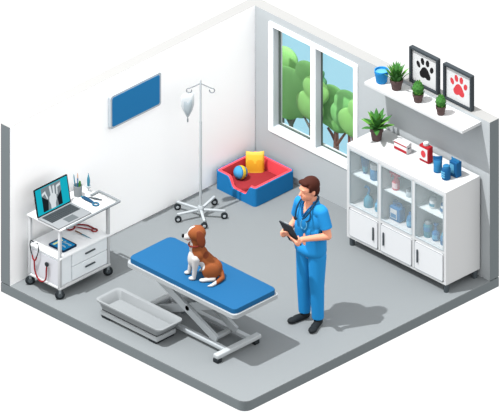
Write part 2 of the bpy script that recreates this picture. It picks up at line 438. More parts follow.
# scissors, tweezers
t = thing('scissors', 'dark blue scissors lying on the cart top by the laptop', 'scissors', (.36, -2.70, .8125))
MS = Matrix.Rotation(math.radians(-4), 4, 'Z')
def TS(bm, s): xform(bm, s, MS)
bm = NB(); prism(bm, [(-.16,.0),(-.07,-.016),(.02,-.012),(.02,.012),(-.07,.016)], MS, .008); link('blade', bm, M_teal, t)
bm = NB(); prism(bm, [(-.10,-.02),(-.04,-.024),(.07,-.012),(.07,.012),(-.04,.024),(-.10,.02)], MS @ Matrix.Translation((0,0,.004)), .01); link('shank', bm, mat('navy_blue', (38,98,140), 2.6), t)
bm = NB(); tube(bm, [MS @ Vector((.095+.03*math.cos(a), .03*math.sin(a), .01)) for a in [2*PI*k/16 for k in range(16)]], .008, 8, closed=True); link('finger_ring', bm, mat('ring_blue', (58,136,176), 2.4), t, True)
bm = NB(); tube(bm, [(.30,-2.655,.820),(.38,-2.625,.826),(.44,-2.60,.8215)], [.004,.007,.004], 8); tube(bm, [(.30,-2.655,.820),(.38,-2.64,.826),(.44,-2.606,.8215)], [.004,.006,.003], 8)
tag(link('tweezers', bm, M_dgrey, None, True), 'slim dark grey tweezers lying near the cart handle', 'tweezers')
# lower shelf: tablet, scalpel, red tubing
t = thing('tablet', 'small blue tablet with an x-ray picture on the cart lower shelf', 'tablet', (.40, -3.11, .4805), math.radians(0))
bm = NB(); prism(bm, rrect(-.12,.10,-.10,.10,.02), Matrix.Identity(4), .016); link('case', bm, mat('navy_case', (20,52,84), 1.4), t)
bm = NB(); prism(bm, rrect(-.105,.085,-.085,.085,.008), Matrix.Translation((0,0,.016)), .001, 0)
for q in (rrect(-.085,-.06,-.07,.06,.005), ): prism(bm, q, Matrix.Translation((0,0,.017)), .0006, 2)
for q in (ell(-.015,-.03,.025,.014,.5), ell(.03,-.02,.03,.010,-.3), ell(.005,.04,.04,.010,.2), ell(.05,.04,.02,.016,0), ell(-.03,.045,.012,.025,0)): prism(bm, q, Matrix.Translation((0,0,.017)), .0006, 1)
link('display', bm, [M_scrb, mat('pale_print', (176,214,232), 1.4), M_scry], t)
t = thing('scalpel', 'scalpel with brown grip and blue blade on the cart lower shelf', 'scalpel', (.38, -2.82, .4805))
bm = NB(); tube(bm, [(-.10,0,.008),(-.01,0,.008)], .007, 8); link('grip', bm, mat('tan_grip', (150,118,100), 1.4), t, True)
bm = NB(); prism(bm, [(-.01,-.007),(.10,-.001),(.12,.004),(-.01,.007)], Matrix.Translation((0,0,.006)), .004); link('blade', bm, M_teal, t)
bm = NB()
tube(bm, smoothpts([(.20,-2.86,.489),(.16,-2.83,.489),(.16,-2.78,.489),(.20,-2.76,.489),(.235,-2.79,.489),(.235,-2.84,.489)], 6, True), .0075, 8)
tube(bm, smoothpts([(.19,-2.77,.497),(.20,-2.72,.489),(.28,-2.66,.489),(.38,-2.655,.489)], 6), .0075, 8)
tube(bm, smoothpts([(.225,-2.78,.497),(.27,-2.74,.489),(.33,-2.71,.489),(.385,-2.69,.489)], 6), .0065, 8)
tube(bm, [(.405+.028*math.cos(a), -2.675+.028*math.sin(a), .489) for a in [2*PI*k/16 for k in range(16)]], .0075, 8, closed=True)
tag(link('tourniquet', bm, M_dred, None, True), 'coiled dark red rubber tubing at the back of the cart lower shelf', 'rubber tubing')
# stethoscope hanging on the cart's side
t = thing('stethoscope', 'red stethoscope hanging on the side panel of the white cart', 'stethoscope', (.30, CY0-.014, .13))
def S2(pts): return [Vector((x, y, z)) for x, y, z in pts]
# hooks over the rail
bm = NB()
for s in (-1, 1): tube(bm, smoothpts(S2([(-.085+s*.012,-.006,.40),(-.085+s*.045,-.012,.415),(-.085+s*.06,-.012,.36),(-.085+s*.05,-.012,.30),(-.085+s*.03,-.012,.25)]), 5), .0055, 8)
link('ear_tubes', bm, M_dark, t, True)
bm = NB()
for s in (-1, 1): tube(bm, smoothpts(S2([(-.085+s*.03,-.012,.25),(-.085+s*.018,-.012,.215),(-.085,-.012,.20)]), 5), .008, 8)
tube(bm, smoothpts(S2([(-.085,-.012,.20),(-.08,-.012,.10),(-.04,-.012,.02),(.02,-.012,.00),(.075,-.012,.05),(.085,-.012,.16),(.09,-.012,.20)]), 6), .0075, 8)
link('tubing', bm, M_dred, t, True)
bm = NB(); lathe(bm, [(.022,-.006),(.026,0),(.024,.01),(.001,.012)], n=16, M=Matrix.Translation((.09,-.008,.225)) @ Matrix.Rotation(PI/2,4,'X')); link('chest_piece', bm, M_dark, t, True)

# ------------------------------------------------------------------ IV stand and bag
IX, IY = .375, -1.145
t = thing('drip_stand', 'tall silver drip stand on five wheels in front of the left wall', 'drip stand', (IX, IY, 0))
bm = NB(); lathe(bm, [(.014,.10),(.014,1.10),(.0105,1.11),(.0105,1.575),(.007,1.585)], n=14); link('pole', bm, M_metal, t, True)
bm = NB(); lathe(bm, [(.03,.075),(.034,.085),(.034,.115),(.022,.135)], n=18); link('hub', bm, M_metal, t, True)
for a, r in ((192,.275),(249,.245),(324,.23),(38,.24),(106,.285)):
    a = math.radians(a); e = Vector((r*math.cos(a), r*math.sin(a), 0))
    bm = NB(); s = 0
    box(bm, 0, r+.01, -.014, .014, .078, .102, bev=.008); xform(bm, 0, Matrix.Rotation(a,4,'Z'))
    leg = link('leg', bm, M_metal, t, True)
    bm = NB(); lathe(bm, [(.011,.055),(.011,.08)], loc=(e.x,e.y,0), n=10)
    R = Matrix.Translation((e.x, e.y, .036)) @ Matrix.Rotation(-.7,4,'Z') @ Matrix.Rotation(PI/2,4,'Y')
    lathe(bm, [(.014,-.017),(.016,-.016),(.030,-.013),(.035,-.008),(.035,.008),(.030,.013),(.016,.016),(.014,.017)], n=18, M=R, mis=[1,0,0,0,0,0,1,1])
    link('caster', bm, [M_dark, M_metal], leg, True)
d = Vector((.7071,.7071,0))
for s in (-1, 1):
    bm = NB(); pts = [Vector((0,0,1.545)), d*s*.07+Vector((0,0,1.51)), d*s*.11+Vector((0,0,1.49))]
    for k in range(1, 9):
        aa = PI/2 - k*PI*1.6/8
        pts.append(d*s*(.115+.026*math.cos(aa)) + Vector((0,0,1.464+.026*math.sin(aa))))
    tube(bm, smoothpts(pts, 3), .0055, 8); link('hook', bm, M_metald, t, True)
t = thing('drip_bag', 'clear drip bag hanging from the left hook of the stand', 'drip bag', (IX-.091, IY-.091, 1.10), math.radians(45))
MB_ = Matrix(((1,0,0,0),(0,0,-1,0),(0,1,0,0),(0,0,0,1)))
def pillow(bm, pts, th, mi=0, off=0):
    n = len(pts); cx = sum(p[0] for p in pts)/n; cz = sum(p[1] for p in pts)/n
    rings = []
    for s, y in ((.0,1),(.55,.9),(.85,.6),(1,0),(.85,-.6),(.55,-.9),(.0,-1)):
        rings.append([bm.verts.new((cx+(x-cx)*max(s,.02), off+y*th, cz+(z-cz)*max(s,.02))) for x, z in pts])
    for i in range(6):
        for k in range(n):
            f = bm.faces.new([rings[i][k], rings[i][(k+1)%n], rings[i+1][(k+1)%n], rings[i+1][k]]); f.material_index = mi
    bm.faces.new(rings[0]).material_index = mi; bm.faces.new(rings[-1]).material_index = mi
bm = NB(); pillow(bm, [(-.03,.33),(.05,.345),(.066,.325),(.064,.20),(.045,.13),(.012,.06),(-.012,.06),(-.045,.13),(-.066,.18),(-.066,.30)], .022)
tube(bm, [(0,0,.33),(-.004,0,.365)], .006, 8); link('bag_body', bm, M_bag, t, True)
bm = NB(); pillow(bm, [(-.045,.26),(-.02,.27),(.0,.24),(.03,.29),(.052,.285),(.05,.20),(.035,.13),(.008,.075),(-.008,.075),(-.035,.13),(-.048,.19)], .018, off=-.008); link('fluid', bm, M_palebl, t, True)
bm = NB(); tube(bm, [(0,0,.065),(0,0,.04)], .004, 8); tube(bm, [(0,0,.04),(0,0,.0)], .0075, 8); link('drip_port', bm, M_metald, t, True)

# ------------------------------------------------------------------ dog bed
bx0, bx1, by0, by1 = .065, .625, -.625, -.065
t = thing('dog_bed', 'square blue dog bed with red lining in the back corner', 'pet bed', ((bx0+bx1)/2, (by0+by1)/2, 0))
hw = (bx1-bx0)/2
def bedheight(x):      # top outline of the open front side
    def sm(a): a = max(0, min(1, a)); return a*a*(3-2*a)
    return .205 - .115*sm((x+.12)/.09)*(1-sm((x-.125)/.10))
def bedwall(off0, off1, lift, r, zb, mi):
    """a rounded square wall between two offsets with the dipped front"""
    bm = NB(); N = 160; P = []
    for off in (off0, off1):
        rr = max(.012, r-off); h = hw-off; pts = []
        # sample perimeter of rounded square
        for side in range(4):
            for k in range(N//4):
                s = -1 + 2*k/(N//4); x, y = s*(h), -h
                # round corner
                if abs(x) > h-rr:
                    a = (abs(x)-(h-rr))/rr*PI/4; x = math.copysign(h-rr+rr*math.sin(a), x); y = -(h-rr+rr*math.cos(a))
                c, sn = [(1,0),(0,1),(-1,0),(0,-1)][side]
                pts.append((x*c-y*sn, x*sn+y*c))
        P.append(pts)
    n = len(P[0]); vo, vi, wo, wi = [], [], [], []
    for k in range(n):
        xo, yo = P[0][k]; xi, yi = P[1][k]
        z = (bedheight(xo) if yo < -hw*.8 and abs(xo) < hw*.92 else .205) + lift
        vo.append(bm.verts.new((xo,yo,zb))); vi.append(bm.verts.new((xi,yi,zb)))
        wo.append(bm.verts.new((xo,yo,z))); wi.append(bm.verts.new((xi,yi,z)))
    for k in range(n):
        j = (k+1)%n
        bm.faces.new([vo[k],vo[j],wo[j],wo[k]]); bm.faces.new([wo[k],wo[j],wi[j],wi[k]])
        bm.faces.new([vi[j],vi[k],wi[k],wi[j]]); bm.faces.new([vo[j],vo[k],vi[k],vi[j]])
    return bm
link('outer_shell', bedwall(0, .012, 0, .035, .0, 0), M_bed_blue, t, True)
link('lining', bedwall(.0125, .04, .003, .035, .02, 0), M_bed_red, t, True)
bm = NB(); box(bm, -hw+.046, hw-.046, -hw+.046, hw-.046, .0, .085, bev=.012); link('cushion', bm, M_bed_redd, t, True)
t = thing('toy_ball', 'blue and yellow striped ball lying in the dog bed', 'ball', (.215,-.42,.0855+.072), math.radians(45))
bm = NB(); g = bmesh.ops.create_uvsphere(bm, u_segments=32, v_segments=24, radius=.072)
R = Euler((0, math.radians(-75), math.radians(35))).to_matrix()
for f in bm.faces:
    z = f.calc_center_median().z/.072
    f.material_index = 0 if z > .35 else (2 if z > .22 else (1 if z > -.2 else (2 if z > -.34 else 0)))
for v in bm.verts: v.co = R @ v.co
link('ball_skin', bm, [mat('ball_blue', (74,160,214), 1.4), mat('ball_yellow', (232,206,62), 1.6), M_blue], t, True)
t = thing('treat_bag', 'yellow foil treat bag standing in the dog bed', 'bag', (.215,-.215,.0855), math.radians(45))
bm = NB()
def bagsheet(bm, w, h, th):
    nx, nz = 16, 18; F, B = [], []
    for j in range(nz+1):
        q = j/nz; ff, bb = [], []
        for i in range(nx+1):
            p = -1+2*i/nx; z = q*h
            if q > .99: z -= .018*(1-abs(p))
            y = th*(1-p*p)*(1-max(0,(q-.05))**2)*.9+.004*(1-abs(p))
            y = th*math.sqrt(max(0,1-p**4))*(1-q**3) + .001
            ff.append(bm.verts.new((p*w/2, -y, z))); bb.append(bm.verts.new((p*w/2, y, z)))
        F.append(ff); B.append(bb)
    for j in range(nz):
        for i in range(nx):
            q = (j+.5)/nz; p = -1+2*(i+.5)/nx
            mi = 1 if q < .62-.22*(abs(abs(p)-.5)*2)**2 and q > .04 else 0
            if q > .84: mi = 1 if (i % 2 == 0 and 0) else 2
            f = bm.faces.new([F[j][i],F[j][i+1],F[j+1][i+1],F[j+1][i]]); f.material_index = mi
            f = bm.faces.new([B[j][i+1],B[j][i],B[j+1][i],B[j+1][i+1]]); f.material_index = mi
    for j in range(nz):
        bm.faces.new([F[j][0],F[j+1][0],B[j+1][0],B[j][0]]); bm.faces.new([F[j][nx],B[j][nx],B[j+1][nx],F[j+1][nx]])
    bm.faces.new([*F[0], *B[0][::-1]]); bm.faces.new([*F[nz][::-1], *B[nz]])
bagsheet(bm, .185, .235, .03)
link('bag_foil', bm, [M_yellow, M_yel2, mat('pale_yellow_foil', (252,216,100), 1.2)], t)

# ------------------------------------------------------------------ examination table
TX0, TX1, TY0, TY1 = 1.245, 2.745, -3.035, -2.435
t = thing('examination_table', 'low examination table with blue mat on a scissor lift base', 'examination table', (0,0,0))
bm = NB(); prism(bm, rrect(TX0-.02, TX1+.02, TY0-.02, TY1+.02, .05, 8), Matrix.Translation((0,0,.567)), .045); link('tabletop', bm, mat('tabletop_grey', (205,211,214), 1.9), t)
bm = NB(); prism(bm, rrect(TX0, TX1, TY0, TY1, .05, 8), Matrix.Translation((0,0,.612)), .055)
es = [e for e in bm.edges if all(abs(v.co.z-.667) < 1e-4 for v in e.verts)]
bmesh.ops.bevel(bm, geom=es, offset=.008, segments=3, affect='EDGES', profile=.5); link('mat', bm, M_blue_mat, t, True)
bm = NB(); box(bm, 1.36, 2.62, -2.94, -2.86, .53, .567); box(bm, 1.36, 2.62, -2.62, -2.54, .53, .567); link('under_frame', bm, M_metal, t)
def beam(bm, p, q, w, h, bev=.006):
    p, q = Vector(p), Vector(q); M = frameM(p, q-p, (0,1,0)); L = (q-p).length; s = len(bm.verts)
    box(bm, 0, L, -w/2, w/2, -h/2, h/2); xform(bm, s, M)
for y in (-2.905, -2.575):
    bm = NB(); box(bm, 1.34, 2.52, y-.027, y+.027, .035, .075, bev=.006); link('base_rail', bm, M_metal, t, True)
for x, y0, y1 in ((2.54, -3.10, -2.48), (1.36, -2.935, -2.45)):
    bm = NB(); box(bm, x-.035, x+.035, y0, y1, .045, .095, bev=.012, seg=3); cb = link('crossbar', bm, mat('crossbar_grey', (214,220,223), 1.8), t, True)
    for y in (y0+.03, y1-.06):
        bm = NB(); box(bm, x-.036, x+.036, y-.034, y+.034, 0, .046, bev=.01); link('rubber_foot', bm, M_dark, cb, True)
for x in (1.5, 2.25):
    bm = NB(); box(bm, x-.028, x+.028, -2.878, -2.602, .04, .078, bev=.005); link('cross_member', bm, mat('crossbar_grey', (214,220,223)), t, True)
for y, sgn in ((-2.875, 1), (-2.605, -1)):
    bm = NB(); beam(bm, (1.42, y, .515), (2.34, y, .095), .03, .085); link('scissor_arm', bm, M_metal, t)
    bm = NB(); beam(bm, (1.50, y+.036*sgn, .095), (2.40, y+.036*sgn, .515), .03, .085); link('scissor_arm', bm, mat('scissor_grey', (178,185,189), 1.5), t)
    bm = NB(); lathe(bm, [(.028,-.035),(.028,.035)], n=16, M=Matrix.Translation((1.93,y+.02*sgn,.296)) @ Matrix.Rotation(PI/2,4,'X')); link('pivot_bolt', bm, M_metald, t, True)
bm = NB(); beam(bm, (1.72, -2.74, .11), (2.12, -2.74, .50), .05, .05); link('lift_cylinder', bm, M_metald, t)

# weighing basin on a base beside the table
t = thing('basin', 'shallow light grey basin on a low base before the table', 'basin', (1.465, -3.225, 0))
bm = NB(); box(bm, -.40, .40, -.155, .12, .028, .082, bev=.01); link('base', bm, mat('base_light', (206,212,215), 1.8), t, True)
bm = NB(); box(bm, -.385, .385, -.14, .105, .08, .098); link('gasket', bm, M_dark, t)
for x in (-.33, .33):
    bm = NB(); box(bm, x-.055, x+.055, -.15, .11, 0, .03, bev=.006); link('foot', bm, M_dark, t)
bm = NB()
L = [(-.395,.395,-.145,.115,.03,.096),(-.435,.46,-.175,.15,.05,.185),(-.45,.475,-.19,.16,.055,.187),(-.45,.475,-.19,.16,.055,.203),(-.43,.455,-.17,.14,.045,.203),(-.415,.44,-.157,.127,.04,.195),(-.375,.375,-.125,.10,.03,.112)]
rings = [[bm.verts.new((x,y,z)) for x, y in rrect(a,b,c,d_,r,6)] for a,b,c,d_,r,z in L]
for i in range(len(rings)-1):
    n = len(rings[i])
    for k in range(n): bm.faces.new([rings[i][k],rings[i][(k+1)%n],rings[i+1][(k+1)%n],rings[i+1][k]])
bm.faces.new(rings[0][::-1]); bm.faces.new(rings[-1])
link('tub', bm, mat('basin_grey', (206,212,215), 2.6), t, True)
for ob in (t,): ob.location = (1.475, -3.11, 0)

# ------------------------------------------------------------------ dog (local: +x forward, +y to its left; its left side faces the viewer)
t = thing('dog', 'brown and white beagle puppy sitting on the blue table mat', 'dog', (2.055, -2.785, .668), math.radians(-135))
# local x -> screen left ; local y -> toward the viewer
B, D, W, K = 0, 1, 2, 3
pr = [
 elp((-.085,0,.105), (.108,.092,.105), (0,0,0), B),
 cap((-.085,0,.12), .088, (.045,0,.27), .082, B),
 cap((.04,0,.27), .088, (.065,0,.335), .066, B),
 elp((.085,0,.235), (.07,.072,.12), (0,math.radians(-14),0), W),
 cap((.06,0,.33), .064, (.068,0,.43), .056, B),
 cap((.095,0,.33), .048, (.09,0,.39), .045, W),
 # head
 elp((.065,.0,.505), (.092,.080,.083), (0,0,0), B),
 elp((.125,.0,.475), (.048,.042,.038), (0,math.radians(10),0), W),
 cap((.125,0,.470), .039, (.175,0,.460), .030, W),
 cap((.075,0,.572), .014, (.145,0,.505), .020, W),
 # ears
 elp((.025,.078,.475), (.046,.017,.094), (math.radians(8),math.radians(12),0), D),
 elp((.025,-.078,.475), (.046,.017,.094), (math.radians(-8),math.radians(12),0), D),
 # front legs
 cap((.075,.058,.24), .044, (.085,.06,.13), .028, W), cap((.085,.06,.13), .027, (.095,.06,.03), .022, W), elp((.112,.06,.018), (.038,.026,.019), (0,0,0), W),
 cap((.10,-.05,.24), .042, (.125,-.055,.13), .027, W), cap((.125,-.055,.13), .026, (.14,-.055,.03), .021, W), elp((.158,-.055,.018), (.036,.025,.019), (0,0,0), W),
 # thighs, hind feet
 elp((-.075,.072,.105), (.09,.046,.092), (0,math.radians(20),0), B), elp((-.075,-.072,.105), (.09,.046,.092), (0,math.radians(20),0), B),
 cap((-.10,.095,.03), .027, (-.03,.10,.022), .022, W), elp((-.0,.10,.018), (.045,.026,.019), (0,0,0), W),
 cap((-.10,-.095,.03), .027, (-.03,-.10,.022), .022, W), elp((-.0,-.10,.018), (.045,.026,.019), (0,0,0), W),
 # tail
 cap((-.175,.02,.07), .030, (-.19,.07,.028), .026, B), cap((-.19,.07,.028), .026, (-.15,.13,.022), .022, B), cap((-.15,.13,.022), .022, (-.085,.20,.016), .016, W), cap((-.085,.20,.016), .016, (-.045,.205,.01), .008, W),
]
paint = [elp((-.03,.06,.285), (.04,.05,.032), (0,math.radians(35),0), D), elp((.02,.085,.17), (.035,.05,.05), (0,0,0), W),
         elp((.13,0,.545), (.06,.018,.09), (0,math.radians(20),0), W), elp((-.15,.14,.02), (.03,.045,.03), (0,0,0), B)]
blob('dog_body', pr, .0055, [M_dogbr, M_dogdk, M_dogwh], t, 5, paint)
bm = NB(); lathe(bm, [(.01,-.012),(.018,-.005),(.018,.006),(.008,.013)], n=14, M=Matrix.Translation((.203,0,.474)) @ Matrix.Rotation(PI/2,4,'Y') @ Matrix.Scale(1.15,4)); link('nose', bm, M_black, t, True)
for s in (-1, 1):
    bm = NB(); bmesh.ops.create_uvsphere(bm, u_segments=12, v_segments=8, radius=.0095, matrix=Matrix.Translation((.128, s*.046, .512))); link('eye', bm, M_black, t, True)
bm = NB(); tube(bm, smoothpts([(.178,.022,.447),(.155,.036,.442),(.125,.045,.452)], 4), .0028, 6); tube(bm, smoothpts([(.178,-.022,.447),(.155,-.036,.442),(.125,-.045,.452)], 4), .0028, 6); link('mouth', bm, M_collar, t)
bm = NB(); tube(bm, [(.075+.072*math.cos(a), .068*math.sin(a), .385 - .012*math.cos(a)) for a in [2*PI*k/24 for k in range(24)]], .0095, 8, closed=True); link('collar', bm, M_collar, t, True)

# ------------------------------------------------------------------ vet
PX, PY = 2.635, -1.85
t = thing('person', 'person in blue scrubs standing and looking down at a tablet', 'person', (PX, PY, 0))
hc = Vector((0,-.02,1.545)); RH = Matrix.Rotation(math.radians(-14), 3, 'Z')
def hp(p): return hc + RH @ Vector(p)
def hrot(rx=0, ry=0): return (rx, ry, math.radians(-14))
pr = [
 elp(hp((0,0,.02)), (.076,.095,.10), hrot()), elp(hp((0,-.025,-.045)), (.060,.068,.078), hrot()), elp(hp((0,-.05,-.098)), (.032,.032,.022), hrot()),
 cap(hp((0,-.092,-.005)), .009, hp((0,-.108,-.038)), .014),
 elp(hp((0,-.082,-.078)), (.024,.014,.008), hrot()), elp(hp((0,-.086,.022)), (.05,.014,.010), hrot()),
 elp(hp((.03,-.078,-.002)), (.014,.012,.008), hrot()), elp(hp((-.03,-.078,-.002)), (.014,.012,.008), hrot()),
 elp(hp((.077,.008,-.015)), (.010,.020,.032), hrot()), elp(hp((-.077,.008,-.015)), (.010,.020,.032), hrot()),
 cap((0,.01,1.47), .052, (0,.015,1.36), .056),
 # torso
 cap((-.13,.01,1.33), .062, (.13,.01,1.33), .062), elp((0,.0,1.20), (.165,.10,.18)), elp((0,.0,.98), (.14,.095,.18)), elp((0,.01,.84), (.15,.10,.10)),
 # legs
 cap((-.085,.01,.80), .082, (-.092,0,.46), .058), cap((-.092,0,.46), .056, (-.095,.01,.08), .036),
 cap((.085,.01,.80), .082, (.092,0,.46), .058), cap((.092,0,.46), .056, (.095,.01,.08), .036),
 # arms
 cap((.155,.01,1.325), .052, (.225,.02,1.075), .040), cap((.225,.02,1.075), .039, (.11,-.235,1.095), .027),
 cap((-.155,.01,1.325), .052, (-.225,.02,1.075), .040), cap((-.225,.02,1.075), .039, (-.135,-.24,1.06), .027),
]
# tablet held at the chest
TC = Vector((.025, -.31, 1.165)); TE = Vector((1, .0, .02)); TD = Vector((0, .14, -.28)).normalized()
TM = frameM(TC, TE, -TD)      # local x right, y up, z = out of the tablet
# hands: palm and five fingers each
def handprims(wr, palm, fdir, spread, curl, thumb):
    wr, palm, fdir, spread, curl, thumb = map(Vector, (wr, palm, fdir, spread, curl, thumb))
    out = [cap(wr, .026, palm, .027), cap(palm - spread*.02, .021, palm + spread*.02, .021), cap(palm + fdir*.02 - spread*.026, .014, palm + fdir*.02 + spread*.026, .014)]
    for k, ln in enumerate((.062, .072, .068, .052)):
        b = palm + fdir*.03 + spread*(-.03 + .02*k); m = b + fdir*ln*.5 + curl*.006; e = m + (fdir*.55 + curl).normalized()*ln*.5
        out += [cap(b, .0098, m, .0092), cap(m, .0092, e, .0080)]
    a = palm - fdir*.012 - spread*.026; b = a + thumb*.035; c = b + (thumb*.6 + fdir*.8).normalized()*.032
    out += [cap(a, .014, b, .0115), cap(b, .0115, c, .0095)]
    return out
def tp(x, y, z=0): return TM @ Vector((x, y, z))
ax, ay, az = TM.to_3x3().col
# local z of tablet: check which side is away from the chest
if az.y > 0: away = -az
else: away = az
# left hand (his left): under the lower right edge, fingers across the back, thumb on the front
pr += handprims((.11,-.235,1.095), tp(.085,-.085) + away*.030, (-ax*.85 + ay*.35).normalized(), -ay, -away*.35 - ax, (-away*.9 + ay*.3).normalized())
pr += handprims((-.135,-.24,1.06), tp(-.105,-.045) + away*.026, (ax*.7 + ay*.5).normalized(), -ay, -away*.35 + ax, (-away*.9 + ay*.3).normalized())
blob('body', pr, .0055, [M_skin], t, 3)
# hair
pr = [elp(hp((0,.018,.045)), (.088,.098,.092), hrot()), elp(hp((.0,-.055,.088)), (.064,.042,.030), hrot(.2)), elp(hp((-.03,-.066,.084)), (.040,.032,.024), hrot()),
      elp(hp((0,.05,-.01)), (.078,.062,.085), hrot()), elp(hp((.066,-.02,.035)), (.020,.035,.045), hrot()), elp(hp((-.066,-.02,.035)), (.020,.035,.045), hrot())]
def hcut(c, n):
    q = RH.transposed() @ (c - hc)
    return q.y < -.045 and q.z < .052 or (q.z < -.005 and q.y < .028)
blob('hair', pr, .0055, [M_hair], t, 3, cut=hcut)
# shirt
pr = [cap((-.125,.01,1.325), .074, (.125,.01,1.325), .074), elp((0,.0,1.19), (.178,.115,.19)), cap((-.075,0,1.1), .108, (-.078,.0,.87), .108), cap((.075,0,1.1), .108, (.078,.0,.87), .108),
      elp((0,0,.86), (.183,.12,.10)),
      cap((.15,.01,1.325), .067, (.206,.018,1.165), .062), cap((-.15,.01,1.325), .067, (-.206,.018,1.165), .062), cap((0,.015,1.36), .085, (0,.015,1.385), .068)]
def scut(c, n):
    if c.z < .765: return True
    if c.z > 1.36 and (c.x**2 + (c.y-.012)**2) < .056**2*1.15 + 0*c.z: return True
    return c.y < -.02 and c.z > 1.27 and abs(c.x) < (c.z-1.27)*.5
def sadj(c):
    for s in (-1, 1):
        d = Vector((s*.056,.008,-.16)).normalized(); q = c - Vector((s*.15,.01,1.325)); L_ = q.dot(d)
        if .175 < L_ < .27 and s*c.x > .14 and (q - d*L_).length < .085: return c - d*(L_-.175)
    return c
shirt = blob('scrub_shirt', pr, .0055, [M_scrub], t, 3, cut=scut, adj=sadj)
md = shirt.modifiers.new('s', 'SOLIDIFY'); md.thickness = .006; md.offset = -1
bm = NB(); tube(bm, smoothpts([(-.066,-.015,1.40),(-.05,-.075,1.36),(-.02,-.106,1.30),(0,-.114,1.268),(.02,-.106,1.30),(.05,-.075,1.36),(.066,-.015,1.40)], 4), .008, 8); link('collar', bm, M_scrub2, shirt, True)
# trousers
pr = [elp((0,.005,.85), (.158,.105,.085)), cap((-.085,.01,.80), .095, (-.09,.0,.46), .076), cap((-.09,0,.46), .076, (-.094,.01,.10), .062),
      cap((.085,.01,.80), .095, (.09,.0,.46), .076), cap((.09,0,.46), .076, (.094,.01,.10), .062)]
tr = blob('scrub_trousers', pr, .0055, [M_scrub], t, 3, cut=lambda c, n: c.z < .085)
md = tr.modifiers.new('s', 'SOLIDIFY'); md.thickness = .006; md.offset = -1
# shoes
for s, a in ((-1, -10), (1, 24)):
    c = Vector((s*.095, .01, 0)); R3 = Matrix.Rotation(math.radians(a), 3, 'Z')
    def q(p): return c + R3 @ Vector(p)
    pr = [elp(q((0,.01,.045)), (.045,.052,.05), (0,0,math.radians(a))), cap(q((0,.02,.035)), .036, q((0,-.10,.030)), .040), elp(q((0,-.145,.028)), (.044,.060,.030), (0,0,math.radians(a)))]
    blob('shoe', pr, .006, [M_shoe], t, 3, cut=lambda cc, n: cc.z < .003)
# tablet
tt = thing('clipboard', 'dark grey clipboard held by the person in blue scrubs', 'clipboard', t.location + TC)
Mloc = TM.copy(); Mloc.translation = (0,0,0)
bm = NB(); prism(bm, rrect(-.088,.088,-.155,.155,.012), Mloc @ Matrix.Translation((0,0,-.005)), .010); link('board', bm, mat('clipboard_grey', (62,68,74), 1.3), tt)
bm = NB(); sz = -1 if (TM.to_3x3() @ Vector((0,0,1))).dot(away) > 0 else 1
prism(bm, rrect(-.078,.078,-.14,.125,.004), Mloc @ Matrix.Translation((0,0,sz*.0055)), .001*sz); link('paper', bm, M_paper, tt)
bm = NB(); prism(bm, rrect(-.035,.035,.128,.152,.006), Mloc @ Matrix.Translation((0,0,sz*.005)), .012*sz); link('clip', bm, M_metald, tt)
# stethoscope around the neck
t = thing('stethoscope', 'dark stethoscope worn around the neck over blue scrubs', 'stethoscope', (PX, PY, 1.2))
bm = NB()
tube(bm, smoothpts([(-.085,-.125,.03),(-.088,-.118,.085),(-.09,-.085,.155),(-.082,-.03,.212),(-.06,.055,.225),(0,.09,.225),(.06,.055,.225),(.085,-.02,.212),(.085,-.09,.15),(.06,-.128,.09),(.03,-.145,.06)], 6), .0085, 8)
tube(bm, smoothpts([(.085,-.09,.15),(.105,-.11,.10),(.10,-.13,.06),(.075,-.14,.045)], 5), .007, 8)
link('tubing', bm, mat('steth_navy', (24,58,84), 1.3), t, True)
bm = NB()
tube(bm, smoothpts([(.03,-.145,.06),(.012,-.146,.02),(.01,-.146,-.03),(.03,-.146,-.05)], 5), .005, 8)
tube(bm, smoothpts([(.075,-.14,.045),(.085,-.142,.01),(.075,-.144,-.03),(.055,-.146,-.05)], 5), .005, 8)
link('ear_tubes', bm, M_lblue, t, True)
bm = NB(); lathe(bm, [(.016,-.006),(.021,0),(.021,.006),(.014,.012)], n=16, M=Matrix.Translation((-.085,-.126,.018)) @ Matrix.Rotation(PI/2,4,'X')); link('chest_piece', bm, M_dark, t, True)

# ------------------------------------------------------------------ cabinet
KX0, KX1, KY0, KY1, KZ0, KZ1 = 1.80, 3.20, -.50, -.02, .10, 1.17
t = thing('glass_cabinet', 'long white cabinet with three glass doors against the right wall', 'cabinet', (0,0,0))
bm = NB()
box(bm, KX0, KX1, KY0, KY1, KZ1-.035, KZ1)
box(bm, KX0+.025, KX1-.025, KY0+.02, KY1, KZ0, KZ0+.03); box(bm, KX0, KX0+.025, KY0+.02, KY1, KZ0, KZ1-.035); box(bm, KX1-.025, KX1, KY0+.02, KY1, KZ0, KZ1-.035)
box(bm, KX0+.025, KX1-.025, KY0+.02, KY1, .455, .475)
ring_prism(bm, rrect(KX0, KX1, KZ0, KZ1-.035, .002), rrect(KX0+.03, KX1-.03, .125, KZ1-.045, .005), Matrix.Translation((0, KY0+.02, 0)) @ MX, .02)
box(bm, KX0+.03, KX1-.03, KY0+.001, KY0+.019, .45, .48)
link('carcass', bm, M_cab, t)
bm = NB(); box(bm, KX0+.025, KX1-.025, KY1-.012, KY1-.002, KZ0+.03, KZ1-.035); link('back_panel', bm, M_cabin, t)
bays = [(KX0+.03, 2.245), (2.275, 2.725), (2.755, KX1-.03)]
for x in (2.26, 2.74):
    bm = NB(); box(bm, x-.015, x+.015, KY0, KY0+.02, .12, 1.13); box(bm, x-.008, x+.008, KY0+.02, KY1-.012, .475, 1.13); link('divider', bm, M_cab, t)
